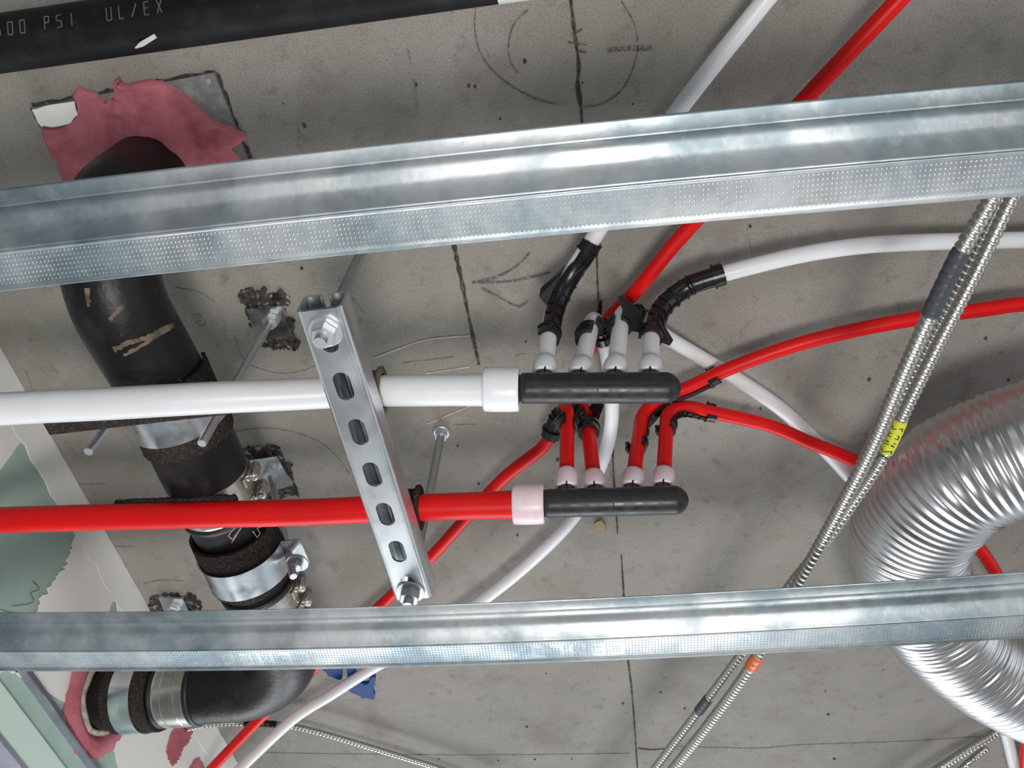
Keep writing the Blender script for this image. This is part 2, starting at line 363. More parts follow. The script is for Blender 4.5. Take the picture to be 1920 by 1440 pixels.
# ================================================================= CEILING CHANNELS (knurled face, sloping leg, brim)
GL = {'C': ["1111", "1000", "1000", "1000", "1111"], 'E': ["1111", "1000", "1110", "1000", "1111"],
      'M': ["10001", "11011", "10101", "10001", "10001"], 'O': ["1111", "1001", "1001", "1001", "1111"]}
def text_mask():
    cols = []
    for ch in 'CEMCO':
        g = GL[ch]
        for c in range(len(g[0])): cols.append([g[r][c] == '1' for r in range(5)])
        cols += [[False] * 5, [False] * 5]
    cols = cols[:-2]
    return [c[::-1] for c in cols[::-1]]        # the lettering runs upside down
TM = text_mask()
def channel(label, h, L, R, text_x, bow, period=.296):
    """L,R: points on the front (ridge) edge of the face at height h"""
    a = P(*L, h); b = P(*R, h); d = (b - a).normalized(); span = (b - a).length; a = a - d * .35; b = b + d * .60; Ln = (b - a).length
    def bw(x):                                   # the light steel section is slightly bowed along its length
        t = min(1.35, max(-.2, (x - .35) / span)); return 4 * bow * t * (1 - t)
    n = V((-d.y, d.x, 0)).normalized(); u = V((0, 0, 1))
    root = thing('ceiling_channel', label, 'metal channel', a.lerp(b, .5), 'galvanised channels under the slab')
    fw = .0295
    def prof(pr, th=.0007):                     # closed thin section from a polyline
        up = []
        for i, p in enumerate(pr):
            q0 = pr[max(i - 1, 0)]; q1 = pr[min(i + 1, len(pr) - 1)]; t = V((q1[0] - q0[0], q1[1] - q0[1])).normalized()
            up.append((p[0] - t.y * th, p[1] + t.x * th))
        return list(pr) + up[::-1]
    def sweep(pr):
        pr = prof(pr); N_ = 60; mb = MB()
        return mb.rings([[a + d * (Ln * i / N_) + n * (p[0] + bw(Ln * i / N_)) + u * p[1] for p in pr] for i in range(N_ + 1)], True)
    face = [(.0, .0006), (.0012, .0), (.0024, .0008), (.0036, .0011), (fw - .0052, .0011), (fw - .0040, .0011), (fw - .0030, 0), (fw - .0018, .0008), (fw - .0008, 0), (fw, .0006), (fw, .004)]
    mb = sweep(face)
    # knurl dots with the letters left blank
    pitch = .00292; c0 = .26; nc = int((Ln - .5) / pitch); rows = 7; rp = (fw - .0095) / 6
    per = int(round(period / pitch))
    s0 = (P(*text_x, h) - a).dot(d); k0 = int((s0 - c0) / pitch)
    vs = []; fs = []
    for i in range(nc):
        ph = (i - k0) % per
        for j in range(rows):
            if ph < len(TM) and 1 <= j <= 5 and TM[ph][j - 1]: continue
            c = a + d * (c0 + i * pitch) + n * (.0046 + j * rp + bw(c0 + i * pitch)) + u * .0011; k = len(vs)
            rr = .00078
            for q in range(6): vs.append(c + d * math.cos(q * math.pi / 3) * rr + n * math.sin(q * math.pi / 3) * rr)
            vs.append(c - u * .00062)
            fs += [(k + q, k + (q + 1) % 6, k + 6) for q in range(6)]
    mb.add(vs, fs)
    link('knurled_face', mb, 'galv', root)
    leg = [(0, .0006), (-.0012, .0020), (-.0060, .0062), (-.0110, .0098), (-.0135, .0108), (-.0190, .0120), (-.0262, .0132)]
    link('sloping_leg', sweep(leg), 'galv', root)
    r = random.Random(3)
    link('brim', sweep([(-.0262, .0132), (-.0268, .0126), (-.0275, .0134), (-.036, .0150), (-.0375, .0155)]), 'galv', root)
    return root
HCH = .52
channel('upper galvanised ceiling channel with dotted letters, crossing above the manifolds', HCH, (0, 471), (1920, 282), (1237, 365), -.003)
channel('lower galvanised ceiling channel with pinkish reflections, crossing over the silver duct', HCH, (0, 1222), (1920, 1155), (420, 1232), .0125)

# ================================================================= BLACK STEEL PIPE, top left
H_S = .76; rS = .0238
pa = P(-20, 85, H_S); pb = P(930, -52, H_S); dS = (pb - pa).normalized()
root = thing('sprinkler_pipe', 'large black steel pipe with faint white print, top left of the frame', 'pipe', pa.lerp(pb, .5))
pts, _ = resample([pa - dS * .3, pb], .03)
link('pipe_body', tube(MB(), pts, rS, 40), 'steelp', root)
link('white_label_band', lathe(MB(), pb, dS, [(-.0005, rS + .0003), (.03, rS + .0003)], 40), 'paper', root)
link('pipe_body', tube(MB(), [pb + dS * .03, pb + dS * .5], rS, 40), 'steelp', root)
def pipe_text(txt, o, d, axis_c, r, size, ang, m, parent, name='print', flip=False, adv=.62):
    """letters made of short strokes wrapped on a cylinder, stroke font 4x6 grid"""
    FONT = {'0': [[(0, 0), (3, 0), (3, 6), (0, 6), (0, 0)]], '3': [[(0, 6), (3, 6), (1.2, 3.4), (3, 2), (2.5, 0), (0, 0)]], '5': [[(3, 6), (0, 6), (0, 3.4), (3, 3), (3, .4), (0, 0)]],
            'P': [[(0, 0), (0, 6), (3, 6), (3, 3), (0, 3)]], 'S': [[(3, 6), (0, 5.6), (0, 3.3), (3, 2.8), (3, .3), (0, 0)]], 'I': [[(1.5, 0), (1.5, 6)]],
            'U': [[(0, 6), (0, 0), (3, 0), (3, 6)]], 'L': [[(0, 6), (0, 0), (3, 0)]], 'E': [[(3, 6), (0, 6), (0, 0), (3, 0)], [(0, 3), (2.4, 3)]], 'X': [[(0, 0), (3, 6)], [(0, 6), (3, 0)]],
            '/': [[(0, 0), (3, 6)]], 'N': [[(0, 0), (0, 6), (3, 0), (3, 6)]], 'A': [[(0, 0), (1.5, 6), (3, 0)], [(.7, 2.4), (2.3, 2.4)]], 'O': [[(0, 0), (3, 0), (3, 6), (0, 6), (0, 0)]],
            'W': [[(0, 6), (.8, 0), (1.5, 4), (2.2, 0), (3, 6)]], '2': [[(0, 5.5), (1.5, 6), (3, 5), (0, 0), (3, 0)]], 'C': [[(3, 6), (0, 6), (0, 0), (3, 0)]], '4': [[(2.4, 0), (2.4, 6), (0, 2), (3, 2)]], ' ': []}
    d = V(d).normalized(); dn = V((0, 0, -1)); dn = (dn - d * dn.dot(d)).normalized(); sd = d.cross(dn)
    mb = MB(); s = size / 6
    if ang == 'cam':
        vc = V((0, 0, CAMZ)) - V(o); ang = math.atan2(vc.dot(sd), vc.dot(dn)) - size / r / 2
    for i, ch in enumerate(txt):
        for st in FONT.get(ch, []):
            q = []
            for x, y in st:
                along = (i * size * adv + x * s * .8); a = ang + (y * s) / r * (-1 if flip else 1)
                q.append(V(o) + d * along + (dn * math.cos(a) + sd * math.sin(a)) * (r + .0004))
            nr = (q[0] - (V(o) + d * (q[0] - V(o)).dot(d))).normalized()
            for p0, p1 in zip(q, q[1:]):
                if (p1 - p0).length < 1e-6: continue
                ribbon(mb, [p0, p1], size * .09, nr, .0002)
    return link(name, mb, m, parent)
s_l = P(-6, 62, H_S - .02)
TXA = -.36
o_txt = pa + dS * ((s_l - pa).dot(dS))
pipe_text('500 PSI  UL/EX', o_txt, dS, None, rS, .0105, TXA, 'print', root, flip=True, adv=1.05)
mb = MB(); q0 = P(254, 90, .737); q1 = P(292, 67, .737); ribbon(mb, [q0, q0.lerp(q1, .3), q1], [.001, .004, .0035], (0, 0, -1), .0004); link('scrape', mb, 'speck', root)

# ================================================================= CAST IRON WASTE PIPE
XP = -.481; HP = .74; YB = .92; RP = .0430
root = thing('waste_pipe', 'black cast iron drain pipe turning from the ceiling hole to the left wall', 'pipe', W(XP, .5, HP))
c1 = W(XP - .006, .246, HP - .008); c2 = W(XP, YB, HP)
f1, _ = fillet(W(XP - .006, .246, HC), c1, W(XP, .7, HP), .088, 18)
f2, _ = fillet(W(XP, .6, HP), c2, W(-.7, YB, HP), .098, 18)
b1 = [W(XP - .006, .246, HC)] + f1
e1 = W(XP, .435, HP)
link('elbow', tube(MB(), resample(b1 + [e1], .008)[0], RP + .003, 48), 'iron', root)
link('pipe_section', tube(MB(), resample([e1, W(XP, .528, HP)], .01)[0], RP, 48), 'iron', root)
link('pipe_hub', tube(MB(), resample([W(XP, .483, HP), W(XP, .546, HP)], .004)[0], lambda i: RP + .004 + (.0 if 0 < i else -.002), 48), 'iron', root)
link('pipe_section', tube(MB(), resample([W(XP, .546, HP), W(XP, .73, HP)], .01)[0], RP, 48), 'iron', root)
link('elbow', tube(MB(), resample([W(XP, .73, HP)] + f2 + [W(-.63, YB, HP)], .008)[0], RP + .002, 48), 'iron', root)
link('pipe_section', tube(MB(), resample([W(-.63, YB, HP), W(X_W - .05, YB, HP)], .01)[0], RP, 48), 'iron', root)
def coupling(o, d, L, screws, ang0):
    cb = MB(); prof = [(0, .0450), (.001, .0462)]; t = .001
    n = int((L - .002) / .0022)
    for i in range(n): prof += [(.001 + i * .0022, .0462 + (.0006 if (.25 < i / n < .75) else 0)), (.0021 + i * .0022, .0462)]
    prof += [(L, .0450)]
    c = lathe(MB(), o, d, prof, 56); cpl = link('band_coupling', c, 'ss', root)
    dd = V(d).normalized()
    g = lathe(MB(), V(o) - dd * .006, d, [(0, .043), (0, .0466), (.0065, .0466), (.0065, .043)], 48, cap=False)
    link('gasket_edge', g, 'rubber', cpl)
    g = lathe(MB(), V(o) + dd * (L - .0005), d, [(0, .043), (0, .0466), (.0065, .0466), (.0065, .043)], 48, cap=False)
    link('gasket_edge', g, 'rubber', cpl)
    up = V((0, 0, 1)); sd = dd.cross(up).normalized()
    for q in screws:
        s = MB(); base = V(o) + dd * (L * q)
        a = ang0; rad = (sd * math.cos(a) + up * math.sin(a)); tan = (-sd * math.sin(a) + up * math.cos(a))
        ctr = base + rad * .0520
        lathe(s, ctr - tan * .014, tan, [(0, .003), (.001, .0058), (.012, .0062), (.022, .0062), (.0225, .0045), (.023, .0048), (.028, .0048), (.029, .003)], 16)
        link('worm_screw', s, 'ss', cpl)
        b_ = MB(); ps = [base + (sd * math.cos(a + t) + up * math.sin(a + t)) * .047 for t in [math.radians(x) for x in range(-26, 27, 4)]]
        shell(b_, [base - dd * .006, base + dd * .006], [rad, rad], .0469, .0482, -.5, .5, 10); link('screw_strap', b_, 'ss', cpl)
coupling(W(XP, .546, HP), (0, 1, 0), .050, (.25, .8), math.radians(12))
coupling(W(XP, .728, HP), (0, 1, 0), .048, (.25, .8), math.radians(12))
coupling(W(-.634, YB, HP), (-1, 0, 0), .048, (), 0)
# stains and chalk letters on the pipe
def patch_on(name, line, m, wd, r_off, parent):
    mb = MB(); ribbon(mb, line, wd, (0, 0, -1), .0005); return link(name, mb, m, parent)
def on_pipe(px, py, r=RP + .0035):              # hit of the pixel ray on the horizontal cylinder or swept bend (nearest sample)
    path = resample(b1 + [e1, W(XP, .73, HP)], .01)[0]; d = ray(px, py).normalized(); best = None
    for k in range(300, 1100):
        q = V((0, 0, CAMZ)) + d * (k * .001)
        m = min((q - s).length for s in path)
        if m < r: return q
    return V((0, 0, CAMZ)) + d * .85
def stain(name, pl, m, wpx):
    pts = []
    for i in range(len(pl) - 1):
        for k in range(5):
            t = k / 5; pts.append((pl[i][0] + (pl[i + 1][0] - pl[i][0]) * t, pl[i][1] + (pl[i + 1][1] - pl[i][1]) * t))
    pts.append(pl[-1]); q = [on_pipe(x, y) for x, y in pts]
    mb = MB(); n_ = (V((0, 0, CAMZ)) - q[len(q) // 2]).normalized()
    r = random.Random(len(pl) * 7 + int(pl[0][0]))
    ribbon(mb, q, [wpx * .00055 * r.uniform(.6, 1.15) for _ in q], n_, .0006); return link(name, mb, m, root)
stain('mortar_smear', [(212, 655), (240, 640), (275, 632), (325, 608)], 'stain', 14)
stain('mortar_smear', [(232, 666), (262, 650), (320, 615)], 'stain', 7)
stain('mortar_smear', [(206, 600), (230, 573)], 'stain', 9)
stain('mortar_smear', [(164, 540), (168, 575)], 'stain', 9)
link('scratch', ribbon(MB(), [on_pipe(333, 711), on_pipe(343, 716)], .0008, (0, 0, -1), .0004), 'speck', root)
for pl in ([(440, 990), (428, 1005), (436, 1012), (450, 992)], [(452, 990), (434, 1018)], [(474, 996), (482, 1008), (488, 1000), (482, 990), (490, 988)]):
    stain('chalk_mark', pl, 'chalk', 2.4)

# ---- sealant at the wall and at the ceiling
rr = random.Random(2); wobs = [rr.uniform(-.05, .05) for _ in range(64)]
mb = lathe(MB(), W(X_W + .0007, YB, HP), (1, 0, 0), [(0, .078), (.003, .0775), (.008, .070), (.011, .060), (.008, .053), (.003, .049), (0, .048)], 64, cap=False,
           wob=lambda q, t: 1 + (wobs[int(q * 64) % 64] * (1.0 if t < .004 else .4)))
tag(link('wall_sealant', mb, 'pink'), 'pink sealant ring around the drain pipe where it enters the left wall', 'sealant')
mb = lathe(MB(), W(X_W + .004, YB, HP), (1, 0, 0), [(0, .0525), (.003, .0515), (.006, .048), (.007, .0445), (0, .0445)], 48, cap=False, wob=lambda q, t: 1 + .03 * math.sin(q * 40))
tag(link('gap_plaster', mb, 'gapfill'), 'cream plaster collar inside the pink ring at the left wall', 'plaster')
# steel plate on the ceiling
root2 = thing('ceiling_plate', 'square steel plate under the pink sealant around the ceiling pipe hole', 'steel plate', P(250, 300, HC - .002))
c4 = [P(57, 203, HC - .006), P(401, 137, HC - .006), P(480, 340, HC - .006), P(172, 430, HC - .006)]
mb = MB(); slab(mb, [p + V((0, 0, .0055)) for p in c4], (0, 0, -1), .0045); link('plate', mb, 'dullplate', root2)
slp = [P(x, y, HC - .0107) for x, y in jag([(60, 206), (98, 196), (140, 190), (146, 215), (130, 232), (100, 238), (77, 237)], 1.5, 3, 8)]
link('white_paint', slab(MB(), slp, (0, 0, -1), .0003), 'mud', root2)
for q in ((85, 212), (391, 152)):
    link('plate_screw', prism(MB(), P(q[0], q[1], HC - .006), (0, 0, -1), .003, .002), 'bolt', root2)
for k, e in enumerate([(0, 1), (1, 2), (3, 0)]):
    a, b = c4[e[0]], c4[e[1]]; out = ((a + b) / 2 - sum(c4, V()) / 4).normalized(); r = random.Random(k + 20); pl = []
    nn = 26
    for i in range(nn + 1): pl.append(a.lerp(b, i / nn) + out * r.uniform(.001, .0045) + V((0, 0, .0055)))
    for i in range(nn, -1, -1): pl.append(a.lerp(b, i / nn) - out * .001 + V((0, 0, .0055)))
    link('ragged_cut', slab(MB(), pl, (0, 0, -1), .0004), 'dark', ceil)
pk = [(77, 237), (110, 238), (143, 222), (148, 200), (134, 176), (146, 163), (180, 176), (200, 193), (222, 176), (214, 150), (222, 146), (230, 158), (276, 150), (300, 152), (322, 156), (347, 173), (370, 200), (400, 226), (437, 237), (462, 260), (436, 276), (460, 312), (495, 326), (470, 360), (420, 400), (330, 440), (200, 440), (150, 420), (122, 357), (103, 300), (87, 266)]
outl = [P(x, y, HC - .0055) for x, y in jag(pk, 2.2, 3, 5)]
hole = W(XP - .006, .246, HC - .0055)
from mathutils import noise as MN
mb = MB(); NR = 30; rs = []; N_o = len(outl)
sm = [sum((outl[(i + j) % N_o] for j in range(-7, 8)), V()) / 15 for i in range(N_o)]
for k in range(NR + 1):
    t = k / NR; ring = []
    for i, p in enumerate(outl):
        tgt = sm[i].lerp(p, max(0, (t - .6) / .4) ** 1.5)
        q = hole + (sm[i] - hole).normalized() * (RP + .001); s_ = q.lerp(tgt, t)
        f = MN.fractal(V((s_.x * 38, s_.y * 38, 1.3)), .9, 2.1, 5) * .0042 + abs(MN.noise(V((s_.x * 26, s_.y * 60, 5)))) * .006
        hgt = .0035 + .015 * (1 - t) ** 2.2 + f
        if k == NR: hgt = -.004
        else: hgt = max(hgt, .0009)
        ring.append(s_ - V((0, 0, hgt)))
    rs.append(ring)
mb.rings(rs, cap=False)
tag(link('ceiling_sealant', mb, 'pink'), 'rough pink sealant smeared over the square ceiling plate around the black pipe', 'sealant')

# ================================================================= anchors in chipped pockets
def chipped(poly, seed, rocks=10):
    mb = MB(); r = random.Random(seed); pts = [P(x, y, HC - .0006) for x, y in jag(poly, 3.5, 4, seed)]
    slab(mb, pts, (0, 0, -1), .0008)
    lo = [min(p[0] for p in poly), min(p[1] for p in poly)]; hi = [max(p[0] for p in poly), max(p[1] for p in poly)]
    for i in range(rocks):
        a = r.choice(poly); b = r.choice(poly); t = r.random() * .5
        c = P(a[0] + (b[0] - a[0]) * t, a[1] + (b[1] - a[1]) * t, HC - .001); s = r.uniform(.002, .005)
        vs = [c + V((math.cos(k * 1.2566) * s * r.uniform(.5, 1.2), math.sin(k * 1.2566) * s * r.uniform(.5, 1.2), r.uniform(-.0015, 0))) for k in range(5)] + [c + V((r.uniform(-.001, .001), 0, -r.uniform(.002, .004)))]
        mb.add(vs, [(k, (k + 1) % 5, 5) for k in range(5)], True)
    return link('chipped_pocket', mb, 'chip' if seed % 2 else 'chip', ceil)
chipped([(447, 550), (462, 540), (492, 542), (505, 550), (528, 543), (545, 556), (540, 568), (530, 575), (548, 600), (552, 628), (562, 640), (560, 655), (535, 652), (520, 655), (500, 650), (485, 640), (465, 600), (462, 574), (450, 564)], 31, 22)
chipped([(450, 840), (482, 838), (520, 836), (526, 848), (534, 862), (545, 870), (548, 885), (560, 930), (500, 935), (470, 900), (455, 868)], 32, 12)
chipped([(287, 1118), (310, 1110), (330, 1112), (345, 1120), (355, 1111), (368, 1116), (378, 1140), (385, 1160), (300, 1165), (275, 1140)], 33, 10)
def nut_w(c, d, parent, r=.0085, h=.008, wr=.013, rot=.3):
    d = V(d).normalized(); link('washer', lathe(MB(), c, d, [(0, wr * .98), (.0004, wr), (.0016, wr), (.002, wr * .97)], 28), 'bolt', parent)
    link('nut', prism(MB(), V(c) + d * .002, d, r, h, 6, rot), 'bolt', parent)
def square_plate(label, corners, nut_at, rodto=None, th=.005):
    pts = [P(x, y, HC - .004) for x, y in corners]; cen = sum(pts, V()) / 4
    rt = thing('anchor_plate', label, 'anchor', cen, 'square steel anchor plates')
    link('plate', slab(MB(), [p + V((0, 0, .001)) for p in pts], (0, 0, -1), th), 'zinc', rt, bevel=.0006)
    c = P(*nut_at, HC - .008); link('nut', prism(MB(), c, (0, 0, -1), .0095, .012, 6, .5), 'bolt', rt)
    if rodto is not None:
        link('threaded_rod', rod_mb(c + V((0, 0, -.003)), rodto), 'bolt', rt)
    return rt
square_plate('square anchor plate with a long threaded rod, in chipped concrete left of the slotted strut', [(464, 577), (530, 571), (548, 628), (482, 634)], (510, 598), W(-.421, .452, .662))
square_plate('oblique anchor plate in chipped concrete, just above the red supply pipe', [(470, 860), (520, 852), (550, 906), (500, 922)], (508, 886), W(-.408, .680, .700))
square_plate('small anchor plate in chipped concrete beside the wall, above the lower channel', [(299, 1117), (345, 1120), (362, 1160), (318, 1165)], (328, 1136), None)

# ================================================================= PIPE HANGERS
def hanger(label, o, d, f0, f1, s0, s1, ears=(-1, 1), rods=()):
    """o: point on the axis, d: axis; felt from f0..f1, strap s0..s1 along d"""
    o = V(o); d = V(d).normalized(); dn = V((0, 0, -1)); sd = d.cross(dn).normalized()
    rt = thing('pipe_hanger', label, 'pipe hanger', o + dn * .05, 'zinc pipe hangers with felt liners')
    n_ = 9; r = random.Random(int(abs(o.x + o.y) * 1000))
    pts = [o + d * (f0 + (f1 - f0) * i / n_) for i in range(n_ + 1)]
    mb = MB(); rs = []
    wob = [r.uniform(-.0007, .0007) for _ in range(80)]
    for i, p in enumerate(pts):
        ring = []
        for k in range(41):
            a = math.radians(-128 + 256 * k / 40); ring.append(p + (dn * math.cos(a) + sd * math.sin(a)) * (.0500 + wob[(k * 3 + i * 7) % 80]))
        for k in range(40, -1, -1):
            a = math.radians(-128 + 256 * k / 40); ring.append(p + (dn * math.cos(a) + sd * math.sin(a)) * .0458)
        rs.append(ring)
    mb.rings(rs, cap=False); m_ = len(rs[0])
    for ring in (rs[0], rs[-1]): mb.add(ring, [(k, k + 1, m_ - 2 - k, m_ - 1 - k) for k in range(40)], True)
    link('felt_liner', mb, 'felt', rt)
    mb = MB(); shell(mb, [o + d * s0, o + d * s1], [dn, dn], .0508, .0524, math.radians(-92), math.radians(92), 40)
    st = link('strap', mb, 'zinc', rt)
    mid = o + d * (s0 + s1) / 2
    if ears:
        for sg in ears:
            mb = MB(); mb.box(mid + sd * sg * .0640 - dn * .002, sd * .0125, d * (s1 - s0) / 2, dn * .0009); link('strap_ear', mb, 'zinc', rt, bevel=.0005)
    for (sg, a, b, w_) in rods:
        link('threaded_rod', rod_mb(a, b), 'bolt', rt)
    return rt
EARS = 1 if V((0, 1, 0)).cross(V((0, 0, -1))).x > 0 else -1
h1 = hanger('zinc pipe hanger directly behind the white supply pipe', W(XP, .452, HP), (0, 1, 0), -.045, .040, -.018, .018, rods=[(-1, W(-.533, .440, .80), W(-.533, .440, .652), 0)])
h2 = hanger('zinc pipe hanger below the red supply pipe, with a bright curved strap', W(XP, .68, HP), (0, 1, 0), -.050, .028, -.020, .020, ears=(EARS,))
nut_w(W(-.409, .680, .724), (0, 0, -1), h2, .0075, .008, .0135)
h3 = hanger('zinc pipe hanger around the drain pipe beside the pink wall sealant', W(-.723, YB, HP), (-1, 0, 0), -.034, .030, -.015, .015, ears=())
mb = MB().aabb(W(-.572, .385, .663), W(-.382, .422, .6665))
tag(link('felt_bar', mb, 'felt'), 'dark felt covered bar lying crosswise just behind the white supply pipe', 'bar')

# ================================================================= STRUT TRAPEZE
SX0, SX1, SY0, SY1, SH = -.2675, -.2262, .3055, .657, .627
sw = SX1 - SX0; cx = (SX0 + SX1) / 2
tr = thing('strut_trapeze', 'slotted galvanised strut channel hung on rods, carrying both supply pipes', 'strut channel', W(cx, (SY0 + SY1) / 2, SH))
mb = MB(); th = .0026; slots = [.333 + .0508 * k for k in range(7)]; sl, wd = .0150, .0078  # half length, half width
def stadium(cy, n=8):
    q = []
    for k in range(n + 1):
        a = math.pi * k / n; q.append((cx + wd * math.cos(a), cy + (sl - wd) + wd * math.sin(a)))
    for k in range(n + 1):
        a = math.pi + math.pi * k / n; q.append((cx + wd * math.cos(a), cy - (sl - wd) + wd * math.sin(a)))
    return q
x0, x1 = SX0 + .0054, SX1 - .0054
edges = [SY0] + [(slots[k] + slots[k + 1]) / 2 for k in range(6)] + [SY1]
for k, cy in enumerate(slots):
    y0, y1 = edges[k], edges[k + 1]; st = stadium(cy); n = len(st)
    outer = []
    for (x, y) in st:                           # project onto the rectangle
        dx, dy = x - cx, y - cy
        sx = ((x1 - cx) / abs(dx)) if abs(dx) > 1e-9 else 1e9
        ylim = (y1 - cy) if dy > 0 else (cy - y0)
        sy = (ylim / abs(dy)) if abs(dy) > 1e-9 else 1e9
        s = min(sx, sy); outer.append((cx + dx * s, cy + dy * s))
    for hh in (SH, SH + th):
        vs = [W(x, y, hh) for x, y in st] + [W(x, y, hh) for x, y in outer]
        mb.add(vs, [(i, (i + 1) % n, n + (i + 1) % n, n + i) for i in range(n)], True)
        # corners
        for (X, Y) in ((x0, y0), (x1, y0), (x1, y1), (x0, y1)):
            near = sorted(range(n), key=lambda i: (outer[i][0] - X) ** 2 + (outer[i][1] - Y) ** 2)[:6]
            a = [i for i in near if abs(outer[i][0] - X) < 1e-6]; b = [i for i in near if abs(outer[i][1] - Y) < 1e-6]
            if a and b:
                ia = min(a, key=lambda i: abs(outer[i][1] - Y)); ib = min(b, key=lambda i: abs(outer[i][0] - X))
                mb.add([W(X, Y, hh), W(*outer[ia], hh), W(*outer[ib], hh)], [(0, 1, 2)], True)
    vs = [W(x, y, SH) for x, y in st] + [W(x, y, SH + th) for x, y in st]
    mb.add(vs, [(i, (i + 1) % n, n + (i + 1) % n, n + i) for i in range(n)])
def wallprof(sg):
    e = SX1 if sg > 0 else SX0; q = []; R = .0055; D = .0300
    for k in range(9):
        a = math.pi / 2 * k / 8; q.append((e - sg * R + sg * R * math.sin(a), SH + R - R * math.cos(a)))
    q += [(e, SH + D - .004), (e - sg * .0012, SH + D - .0015), (e - sg * .0035, SH + D), (e - sg * .0165, SH + D), (e - sg * .0175, SH + D - .0015), (e - sg * .0175, SH + D - .006)]
    q += [(e - sg * .0155, SH + D - .006), (e - sg * .0155, SH + D - th), (e - sg * .004, SH + D - th), (e - sg * th, SH + D - .005), (e - sg * th, SH + .006), (e - sg * R, SH + th)]
    return q
for sg in (-1, 1):
    q = wallprof(sg); rs = [[W(x, SY0 + (SY1 - SY0) * i / 8, h) for x, h in q] for i in range(9)]
    mb.rings(rs, cap=False); n = len(q)
    for ring in (rs[0], rs[-1]):
        tris = tessellate_polygon([[V((p.x, p.z, 0)) for p in ring]]); mb.add(ring, [tuple(t) for t in tris], True)
link('strut_channel', mb, 'strut', tr)
for i, (py, topm) in enumerate([(.3262, None), (.6447, 1)]):
    a = W(cx, py, HC - .001); b = W(cx, py, SH - .021)
    rd = link('threaded_rod', rod_mb(a, b, .0056), 'bolt', tr)
    c = W(cx, py, SH)
    link('washer', lathe(MB(), c, (0, 0, -1), [(0, .0148), (.0004, .015), (.0018, .015), (.0022, .0146)], 32), 'bolt', tr)
    link('nut', prism(MB(), c - V((0, 0, .0022)), (0, 0, -1), .0112, .0105, 6, .2 + i), 'bolt', tr)
    link('washer', lathe(MB(), W(cx, py, HC - .0005), (0, 0, -1), [(0, .0118), (.0022, .0118), (.003, .0100)], 28), 'bolt', tr)
    link('nut', prism(MB(), W(cx, py, HC - .003), (0, 0, -1), .0088, .009, 6, .2), 'bolt', tr)

# ================================================================= MAIN SUPPLY PIPES, MANIFOLDS
HM = .682
def collar(mb, a, b, r0, r1):                   # slightly barrel-shaped ring from a to b around the pipe
    d = (b - a); L = d.length
    prof = [(0, r0 + .0002), (0, r1 * .955), (L * .06, r1 * .985), (L * .3, r1), (L * .7, r1), (L * .94, r1 * .985), (L, r1 * .96), (L, r0)]
    return lathe(mb, a, d, prof, 40, cap=False)
def supply(label, pts, r, m, ringpx, ringr, ringm, y):
    path = resample(catmull([P(*p) for p in pts], .012), .012)[0]
    rt = thing('supply_pipe', label, 'pipe', path[len(path) // 2])
    n = len(path)
    def rad(i):
        e = (n - 1 - i) * .012; return r * (1.0 + .13 * max(0, 1 - e / .07) ** 2)
    link('pipe_body', tube(MB(), path, rad, 40), m, rt)
    link('expansion_ring', collar(MB(), P(ringpx[0], y[0], HM), P(ringpx[1], y[1], HM), r, ringr), ringm, rt)
    return rt
supply('thick white supply pipe entering from the left edge, ending at the upper black manifold', [(-420, 798, .60), (-260, 786, .61), (0, 767, .628), (200, 757, .640), (400, 746, .658), (560, 739, .6765), (640, 735, HM + .0025), (700, 733, HM + .0025), (800, 732, HM), (965, 730, HM)], .0155, 'pexw', (907, 973), .0219, 'pexw2', (730, 730))
supply('thick red supply pipe entering from the left edge, ending at the lower black manifold', [(-260, 984, HM), (0, 975, HM), (350, 966, HM), (560, 961, HM + .001), (700, 955, HM + .001), (870, 949, HM), (1012, 945, HM)], .0145, 'pexr', (962, 1020), .0217, 'ringp', (945.5, 944.5))
def manifold(label, A, B, outs, r=.0150, cell=0):
    a = P(*A, HM); b = P(*B, HM); d = (b - a); L = d.length; d.normalize()
    rt = thing('manifold', label, 'manifold', a.lerp(b, .5), 'black manifolds with four outlets')
    prof = [(-.006, .0125), (0, .0128), (.001, .0145), (.006, r), (L - r, r)] + [(L - r + r * math.sin(t), max(r * math.cos(t), .0002)) for t in [math.pi / 2 * k / 10 for k in range(1, 11)]]
    prof[0] = (-.012, .0125)
    link('manifold_body', lathe(MB(), a, d, prof, 48), 'body', rt)
    for (o, up) in outs:
        mb = MB(); lathe(mb, o, up, [(.008, .0090), (r + .004, .0098), (r + .0045, .0075), (r + .006, .0072), (r + .022, .0072)], 24)
        side = (V((0, 0, CAMZ)) - o).normalized(); side = (side - up * side.dot(up)).normalized(); t = side.cross(up)
        mb.box(o + up * (r + .0045) + side * .0092, t * .0009, up * .003, side * .0030)
        link('outlet', mb, 'body', rt)
    mb = MB(); c = a.lerp(b, .48); side = (V((0, 0, CAMZ)) - c).normalized(); side = (side - d * side.dot(d)).normalized(); q = side.cross(d)
    mb.box(c + side * r - q * .002, d * .0007, q * .0042, side * .0009); link('rib', mb, 'body', rt)
    return rt

